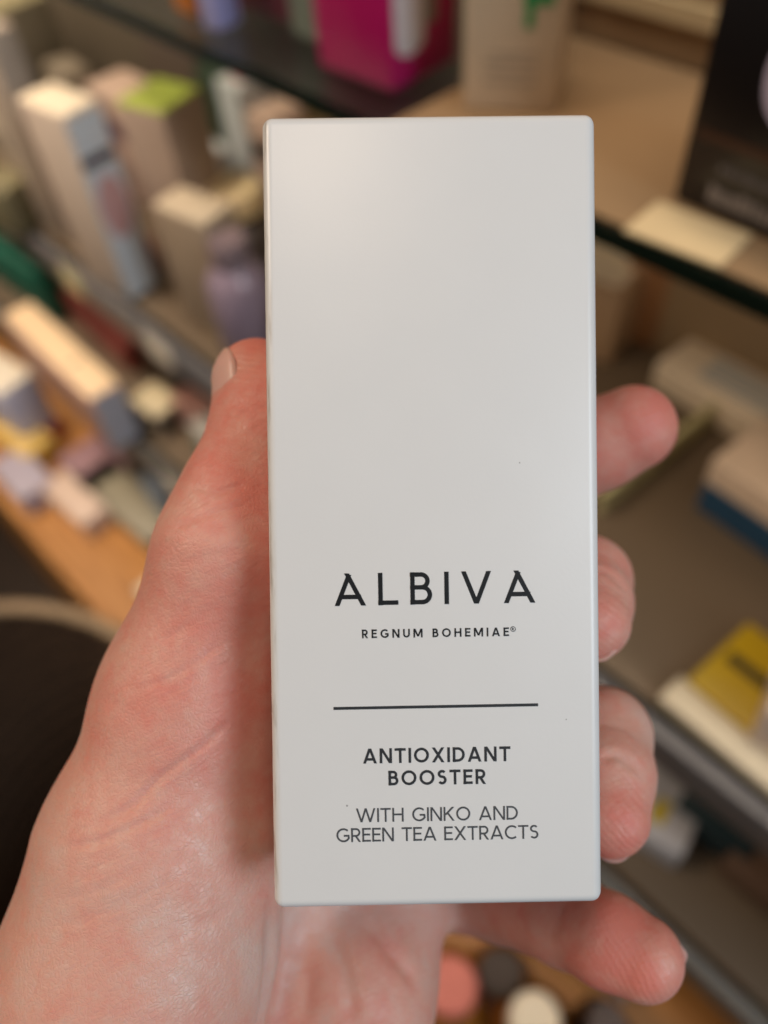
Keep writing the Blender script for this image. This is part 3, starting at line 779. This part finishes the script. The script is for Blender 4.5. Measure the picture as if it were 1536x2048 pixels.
# --- second shelf, right of the carton
t = goods_box('open_tray', 'beige open cardboard tray below the glass edge', 'tray', (1215, 735), H2, .10, wu=.09, yaw=8, height=.07, mat=card((172, 140, 108)))
panel_top(t, .006, .084, .006, .094, CREAM, 'tray_liner')
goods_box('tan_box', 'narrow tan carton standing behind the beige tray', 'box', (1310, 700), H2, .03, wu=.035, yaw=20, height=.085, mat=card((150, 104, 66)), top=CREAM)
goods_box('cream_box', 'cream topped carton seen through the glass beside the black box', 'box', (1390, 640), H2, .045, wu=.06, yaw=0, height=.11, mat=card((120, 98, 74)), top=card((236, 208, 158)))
t = goods_box('long_white_box', 'long flat white carton with pale blue print lying along the shelf', 'box', None, H2, .050, left=(1300, 775), wu=.20, yaw=-4, height=.026, mat=card((232, 212, 184)))
w_ = t['dims'][0]
for k in range(5): panel_top(t, w_ - .16 + k * .018, w_ - .03, .010 + k * .006, .0125 + k * .006, card((150, 168, 178)), 'print_line')
bx('divider', -.004, .0, 0, .2, .0003, .022, card((196, 188, 140), .2, .05), tag(empty('shelf_divider', at(1200, 1030, H2), math.radians(-3)), 'pale green glass divider strip standing on the shelf', 'divider'))
t = goods_box('blue_banded_box', 'white carton with dark blue lower band', 'box', None, H2, .060, left=(1388, 1015), wu=.14, yaw=-5, height=.050, mat=card((214, 190, 166)))
w_ = t['dims'][0]; panel_front(t, .0, w_ - .001, .001, .028, card((34, 74, 104)), 'blue_band')
disc_side(t, .03, .03, .01, DARK)
t = goods_box('yellow_pack', 'yellow pack with dark text band lying flat behind the rail', 'box', None, H2, .058, left=(1362, 1385), wu=.11, yaw=-4, height=.016, mat=card((176, 146, 22), .4))
w_ = t['dims'][0]
panel_top(t, .012, w_ - .006, .026, .034, card((60, 52, 20)), 'text_band'); panel_top(t, .01, w_ - .03, .040, .043, card((120, 100, 20)), 'print_line')
goods_box('white_strip_pack', 'flat off white pack in front of the yellow pack', 'box', None, H2, .020, left=(1310, 1412), wu=.10, yaw=-3, height=.012, mat=card((196, 184, 160)))
goods_box('blush_box', 'blush white carton beside the yellow pack', 'box', None, H2, .06, left=(1480, 1500), wu=.10, yaw=14, height=.05, mat=card((206, 188, 176)))
# --- third shelf, right
t = goods_box('yellow_edged_pack', 'white flat pack with yellow border on the lower shelf', 'box', (1345, 1740), H3, .075, lp=(1215, 1660), height=.03, mat=card((188, 186, 190)))
w_ = t['dims'][0]
panel_top(t, .002, w_ - .002, .060, .073, card((226, 196, 40)), 'yellow_border'); panel_top(t, .02, w_ - .02, .012, .03, card((206, 180, 30)), 'print_mark')
goods_box('teal_box', 'dark teal carton behind the yellow edged pack', 'box', (1470, 1745), H3, .06, wu=.055, yaw=5, height=.035, mat=card((30, 52, 58)))
goods_box('brown_box', 'brown carton beside the dark teal carton', 'box', (1530, 1830), H3, .05, wu=.04, yaw=0, height=.03, mat=card((110, 84, 66)))
# --- deck, right
def jar(name, label, cat, px, py, h, r, hgt, mat, cap=None, caph=.02, capr=None, group=None):
    p = at(px, py, h); t = empty(name, p + Vector((0, 0, .0011))); tag(t, label, cat, group)
    lathe('glass_body', [(r * .9, 0), (r, .004), (r, hgt * .78), (r * .8, hgt * .9), (r * .5, hgt)], mat, t)
    if cap:
        cr_ = capr or r * .62
        lathe('cap', [(cr_, hgt + .0002), (cr_, hgt + caph * .8), (cr_ * .9, hgt + caph)], cap, t)
    return t
jar('amber_bottle', 'amber bottle with round white cap below the little finger', 'bottle', 1045, 2075, H4, .030, .10, card((120, 72, 24), .15, .2, coat=.5), CREAM, .022)
jar('amber_bottle', 'amber bottle with pink cap below the palm', 'bottle', 900, 2010, H4, .034, .085, card((150, 92, 30), .15, .2, coat=.5), card((214, 120, 104)), .022)
jar('amber_bottle', 'amber bottle with small dark cap beside the white capped one', 'bottle', 990, 1985, H4, .028, .09, card((110, 64, 22), .15, .2, coat=.5), card((52, 34, 22)), .012)
jar('dark_bottle', 'dark brown bottle beside the white capped amber bottle', 'bottle', 1175, 2085, H4, .024, .09, card((40, 26, 20), .2, .2), card((60, 44, 40)), .02)
goods_box('pale_tin', 'pale grey flat carton beside the dark brown bottle', 'box', (1240, 2010), H4, .05, wu=.07, yaw=0, height=.03, mat=card((150, 142, 146)))
t = goods_box('beige_box', 'large beige carton on the deck below the grey rails', 'box', None, H4, .10, left=(1462, 2030), wu=.16, yaw=4, height=.16, mat=card((172, 160, 136)), bev=.006)

# --- second shelf, left
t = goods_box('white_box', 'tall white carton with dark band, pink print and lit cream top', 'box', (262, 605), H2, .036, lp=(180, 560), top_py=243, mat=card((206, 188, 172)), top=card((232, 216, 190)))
hh = t['dims'][2]
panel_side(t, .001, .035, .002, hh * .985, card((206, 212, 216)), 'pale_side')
disc_side(t, .018, hh * .52, .015, card((206, 160, 156)), hh * .17, 'pink_print')
bx('dark_band', .0007, .0012, .002, .034, hh * .745, hh * .80, card((62, 44, 52)), t)
t = goods_box('beige_box', 'beige carton with lime green top beside the tall white carton', 'box', (425, 600), H2, .050, lp=(345, 572), top_py=236, mat=card((172, 150, 134)), top=card((158, 172, 74)))
hh = t['dims'][2]
disc_side(t, .046, hh * .35, .012, card((96, 130, 52)), .012, 'leaf_print')
jar('red_ball_jar', 'small dark red lidded jar between the white and beige cartons', 'jar', 300, 540, H2, .013, .022, card((120, 14, 30), .3), card((150, 16, 34), .3), .008, .012)
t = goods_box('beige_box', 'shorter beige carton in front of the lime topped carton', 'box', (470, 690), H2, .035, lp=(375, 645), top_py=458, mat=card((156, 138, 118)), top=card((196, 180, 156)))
panel_front(t, .004, .02, .006, .016, card((104, 130, 60)), 'leaf_print')
jar('cream_capped_jar', 'grey jar with lit cream cap behind the carton', 'jar', 505, 560, H2, .032, .075, card((84, 74, 72), .25), card((240, 218, 176)), .020, .026)
jar('lilac_jar', 'lilac glass jar beside the thumb', 'jar', 505, 690, H2, .026, .085, card((140, 124, 140), .2, .2), card((120, 104, 110)), .02)
t = goods_box('pale_tall_box', 'tall pale taupe carton at the shelf end', 'box', (140, 490), H2, .03, lp=(92, 462), top_py=75, mat=card((176, 160, 144)))
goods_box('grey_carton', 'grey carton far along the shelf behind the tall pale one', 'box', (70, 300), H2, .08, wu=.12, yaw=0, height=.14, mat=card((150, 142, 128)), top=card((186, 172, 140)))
goods_box('taupe_carton', 'wide taupe carton at the back under the glass edge', 'box', (330, 250), H2, .06, wu=.20, yaw=4, height=.12, mat=card((126, 112, 100)))
goods_box('dark_taupe_carton', 'dark taupe carton beside the wide taupe carton', 'box', (440, 330), H2, .06, wu=.09, yaw=6, height=.12, mat=card((110, 94, 86)))
goods_box('dark_green_box', 'dark green carton under the glass edge', 'box', (500, 380), H2, .05, wu=.06, yaw=0, height=.11, mat=card((52, 70, 56)))
goods_box('olive_carton', 'olive carton beside the tall pale one', 'box', (40, 480), H2, .04, wu=.05, yaw=12, height=.05, mat=card((120, 112, 84)))
# --- third shelf, left
goods_box('green_box', 'dark green carton lying behind the cream carton', 'box', (118, 650), H3, .05, wu=.24, yaw=4, height=.075, mat=card((20, 96, 76)))
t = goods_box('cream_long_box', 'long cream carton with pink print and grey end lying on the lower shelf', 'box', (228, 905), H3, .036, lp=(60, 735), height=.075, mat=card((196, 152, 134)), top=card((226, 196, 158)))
hh = t['dims'][2]; panel_side(t, .001, .035, .001, hh - .001, card((176, 174, 182)), 'grey_end')
panel_top(t, .06, .066, .012, .024, card((150, 130, 110)), 'print_mark', .0030)
goods_box('red_box', 'faded red carton lying beside the long cream carton', 'box', (262, 750), H3, .035, lp=(140, 630), height=.04, mat=card((176, 92, 84)))
goods_box('brown_flat_box', 'dark brown flat carton in front of the short beige carton', 'box', (372, 800), H3, .05, wu=.14, yaw=0, height=.03, mat=card((86, 70, 58)))
goods_box('green_flat_box', 'dark green flat carton beside the thumb', 'box', (440, 790), H3, .03, wu=.07, yaw=0, height=.03, mat=card((50, 62, 46)))
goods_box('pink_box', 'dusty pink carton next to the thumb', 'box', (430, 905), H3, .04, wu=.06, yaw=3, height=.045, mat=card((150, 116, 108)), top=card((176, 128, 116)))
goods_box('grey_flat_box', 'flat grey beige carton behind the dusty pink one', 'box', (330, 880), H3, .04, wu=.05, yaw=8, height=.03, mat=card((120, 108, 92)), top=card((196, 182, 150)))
# --- deck, left
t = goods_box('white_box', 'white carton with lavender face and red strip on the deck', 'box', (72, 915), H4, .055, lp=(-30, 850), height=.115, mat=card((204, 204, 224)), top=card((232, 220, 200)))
panel_side(t, .03, .054, .002, .03, card((176, 40, 52)), 'red_strip')
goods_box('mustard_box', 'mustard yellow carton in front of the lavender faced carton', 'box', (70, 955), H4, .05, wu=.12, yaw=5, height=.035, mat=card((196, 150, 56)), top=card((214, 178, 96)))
goods_box('mauve_box', 'flat mauve carton lying on the deck', 'box', (190, 1015), H4, .07, wu=.085, yaw=0, height=.03, mat=card((150, 116, 122)))
goods_box('blush_box', 'blush white flat carton at the deck edge', 'box', (180, 1080), H4, .045, wu=.10, yaw=4, height=.03, mat=card((214, 188, 170)))
goods_box('lilac_grey_box', 'lilac grey carton at the deck edge by the wood', 'box', (60, 1035), H4, .05, wu=.09, yaw=0, height=.035, mat=card((176, 166, 180)))
goods_box('grey_long_box', 'long grey beige carton lying on the deck behind the palm', 'box', (310, 1115), H4, .055, wu=.16, yaw=4, height=.03, mat=card((140, 132, 112)))
goods_box('blue_grey_box', 'pale blue grey carton beside the palm', 'box', (352, 1075), H4, .05, wu=.045, yaw=0, height=.08, mat=card((150, 166, 184)))
goods_box('dark_grey_box', 'dark grey carton behind the pale blue grey one', 'box', (390, 1030), H4, .04, wu=.06, yaw=0, height=.07, mat=card((72, 80, 86)))
jar('orange_jar', 'small jar with orange cap beside the thumb joint', 'jar', 395, 945, H4, .020, .05, card((120, 96, 64), .3), card((226, 142, 26)), .03, .020)
goods_box('speckled_box', 'grey beige carton with dark print behind the thumb joint', 'box', (330, 985), H4, .06, wu=.08, yaw=10, height=.05, mat=card((150, 140, 122), .5, .5, 40))

# --- rows of further stock behind and between
TAKEN = []
def footprint(o):
    ps = [o.matrix_basis @ Vector((x, y, 0)) for c in o.children if c.type == 'MESH' for x, y in ((b_[0], b_[1]) for b_ in c.bound_box)]
    return min(p.x for p in ps), max(p.x for p in ps), min(p.y for p in ps), max(p.y for p in ps), o.location.z
for o_ in list(COL.objects):
    if o_.parent is None and o_.type == 'EMPTY' and o_.get('category') in ('box', 'jar', 'bottle', 'tray', 'divider'): TAKEN.append(footprint(o_))
CM = {'ash grey': (150, 146, 140), 'off white': (214, 206, 194), 'pale taupe': (176, 160, 144), 'beige': (190, 170, 144), 'dove grey': (170, 168, 168),
      'cool white': (204, 208, 216), 'stone': (158, 148, 132), 'ivory': (226, 212, 188), 'mushroom': (138, 124, 112), 'blush': (206, 176, 164)}
AC = {'lime green': (150, 176, 60), 'rose': (186, 96, 104), 'sky blue': (120, 160, 190), 'amber': (206, 140, 50), 'plum': (98, 58, 86), 'forest green': (40, 92, 62), 'charcoal': (60, 56, 56), 'lemon': (216, 196, 80)}
def stock(x, y, h, wu, wv, hh, yaw, body, accent, where, style):
    r_ = .5 * math.hypot(wu, wv) * .82
    cx, cy, z = x - wu / 2, y + wv / 2, Z(h)
    for a0, a1, b0, b1, zz in TAKEN:
        if abs(zz - z) < .03 and cx + wu * .55 > a0 and cx - wu * .55 < a1 and cy + wv * .55 > b0 and cy - wv * .55 < b1: return
    t = empty('carton', Vector((x, y, z + .0011)), math.radians(yaw))
    tag(t, '%s carton with %s %s %s' % (body, accent, ('band', 'spot', 'label')[style], where), 'box')
    bx('body', -wu, 0, 0, wv, 0, hh, card(CM[body]), t, .0012); t['dims'] = (wu, wv, hh)
    a_ = card(AC[accent])
    if style == 0: panel_side(t, .001, wv - .001, hh * .62, hh * .78, a_, 'colour_band'); panel_front(t, .001, wu - .001, hh * .62, hh * .78, a_, 'colour_band')
    elif style == 1: disc_side(t, wv * .5, hh * .45, min(wv, hh) * .28, a_); disc_front(t, wu * .5, hh * .45, wu * .28, min(wu, hh) * .28, a_)
    else: panel_side(t, wv * .15, wv * .85, hh * .15, hh * .45, a_, 'label_panel'); panel_top(t, wu * .2, wu * .8, wv * .25, wv * .7, a_, 'label_panel')
    for q in range(3): panel_front(t, wu * .2, wu * .8, hh * (.2 + q * .07), hh * (.225 + q * .07), card((110, 104, 100)), 'print_line')
    TAKEN.append(footprint(t))
combos = [(b_, a_) for a_ in AC for b_ in CM]; random.Random(11).shuffle(combos)
rs = random.Random(21); ci = 0
for h, rows_, x0, x1, where in ((H2, (.262, .335, .41), -1.5, -.40, 'on the shelf with the tall cartons'), (H3, (.205, .275, .36), -1.15, -.28, 'on the low shelf behind the thumb'), (H4, (.10, .165, .24), -1.05, -.30, 'on the deck beyond the palm')):
    for y in rows_:
        x = x0
        while x < x1:
            wu = rs.uniform(.035, .07); wv = rs.uniform(.03, .05)
            flat = h != H2 and rs.random() < .55
            hh = rs.uniform(.018, .04) if flat else rs.uniform(.055, .13 if h == H2 else .085)
            if h == H3: hh = min(hh, .10)
            x += wu + rs.uniform(.004, .02)
            stock(x, y + rs.uniform(0, .02), h, wu, wv, hh, rs.uniform(-9, 9), combos[ci][0], combos[ci][1], where, ci % 3); ci += 1
            ci %= len(combos)
# --- wicker basket on the floor
def basket():
    c = Vector((-.431, -.164, 0))
    t = empty('basket', c, 0.2); tag(t, 'dark woven basket with pale rim standing on the floor', 'basket')
    RX, RY, HT, n = .223, .223, Z(.66), 60
    wick = wood('dark_wicker', (54, 40, 31), (112, 86, 66), (30, 30, 220), .6)
    def oval(k, f): a = 2 * math.pi * k / n; return RX * f * math.cos(a), RY * f * math.sin(a)
    vs_, fs = [], []
    rows = 40
    for side in (0, 1):
        for r_ in range(rows + 1):
            z = HT * r_ / rows; f = .80 + .20 * (r_ / rows) - side * .035
            for k in range(n):
                wv_ = .012 * (1 if (k + r_) % 2 else -1)
                x, y = oval(k, f + wv_); vs_.append((x, y, z + side * .006))
    per = (rows + 1) * n
    for side in (0, 1):
        for r_ in range(rows):
            for k in range(n):
                k2 = (k + 1) % n; q = side * per
                f_ = (q + r_ * n + k, q + r_ * n + k2, q + (r_ + 1) * n + k2, q + (r_ + 1) * n + k)
                fs.append(f_ if side == 0 else f_[::-1])
    for k in range(n): fs.append((rows * n + k, rows * n + (k + 1) % n, per + rows * n + (k + 1) % n, per + rows * n + k))
    fs.append(tuple(range(n - 1, -1, -1))); fs.append(tuple(per + k for k in range(n)))
    m_ = bpy.data.meshes.new('woven_side'); m_.from_pydata(vs_, [], fs); link('woven_side', m_, wick, t)
    vs_, fs = [], []
    for k in range(n):
        x, y = oval(k, .985)
        for j in range(8):
            b2 = 2 * math.pi * j / 8; a = 2 * math.pi * k / n
            vs_.append((x + .008 * math.cos(b2) * math.cos(a), y + .008 * math.cos(b2) * math.sin(a), HT + .006 + .007 * math.sin(b2)))
    for k in range(n):
        for j in range(8): fs.append((k * 8 + j, ((k + 1) % n) * 8 + j, ((k + 1) % n) * 8 + (j + 1) % 8, k * 8 + (j + 1) % 8))
    m_ = bpy.data.meshes.new('rim'); m_.from_pydata(vs_, [], fs)
    for p in m_.polygons: p.use_smooth = True
    link('rim', m_, card((150, 126, 98), .5, .15, 60), t)
basket()
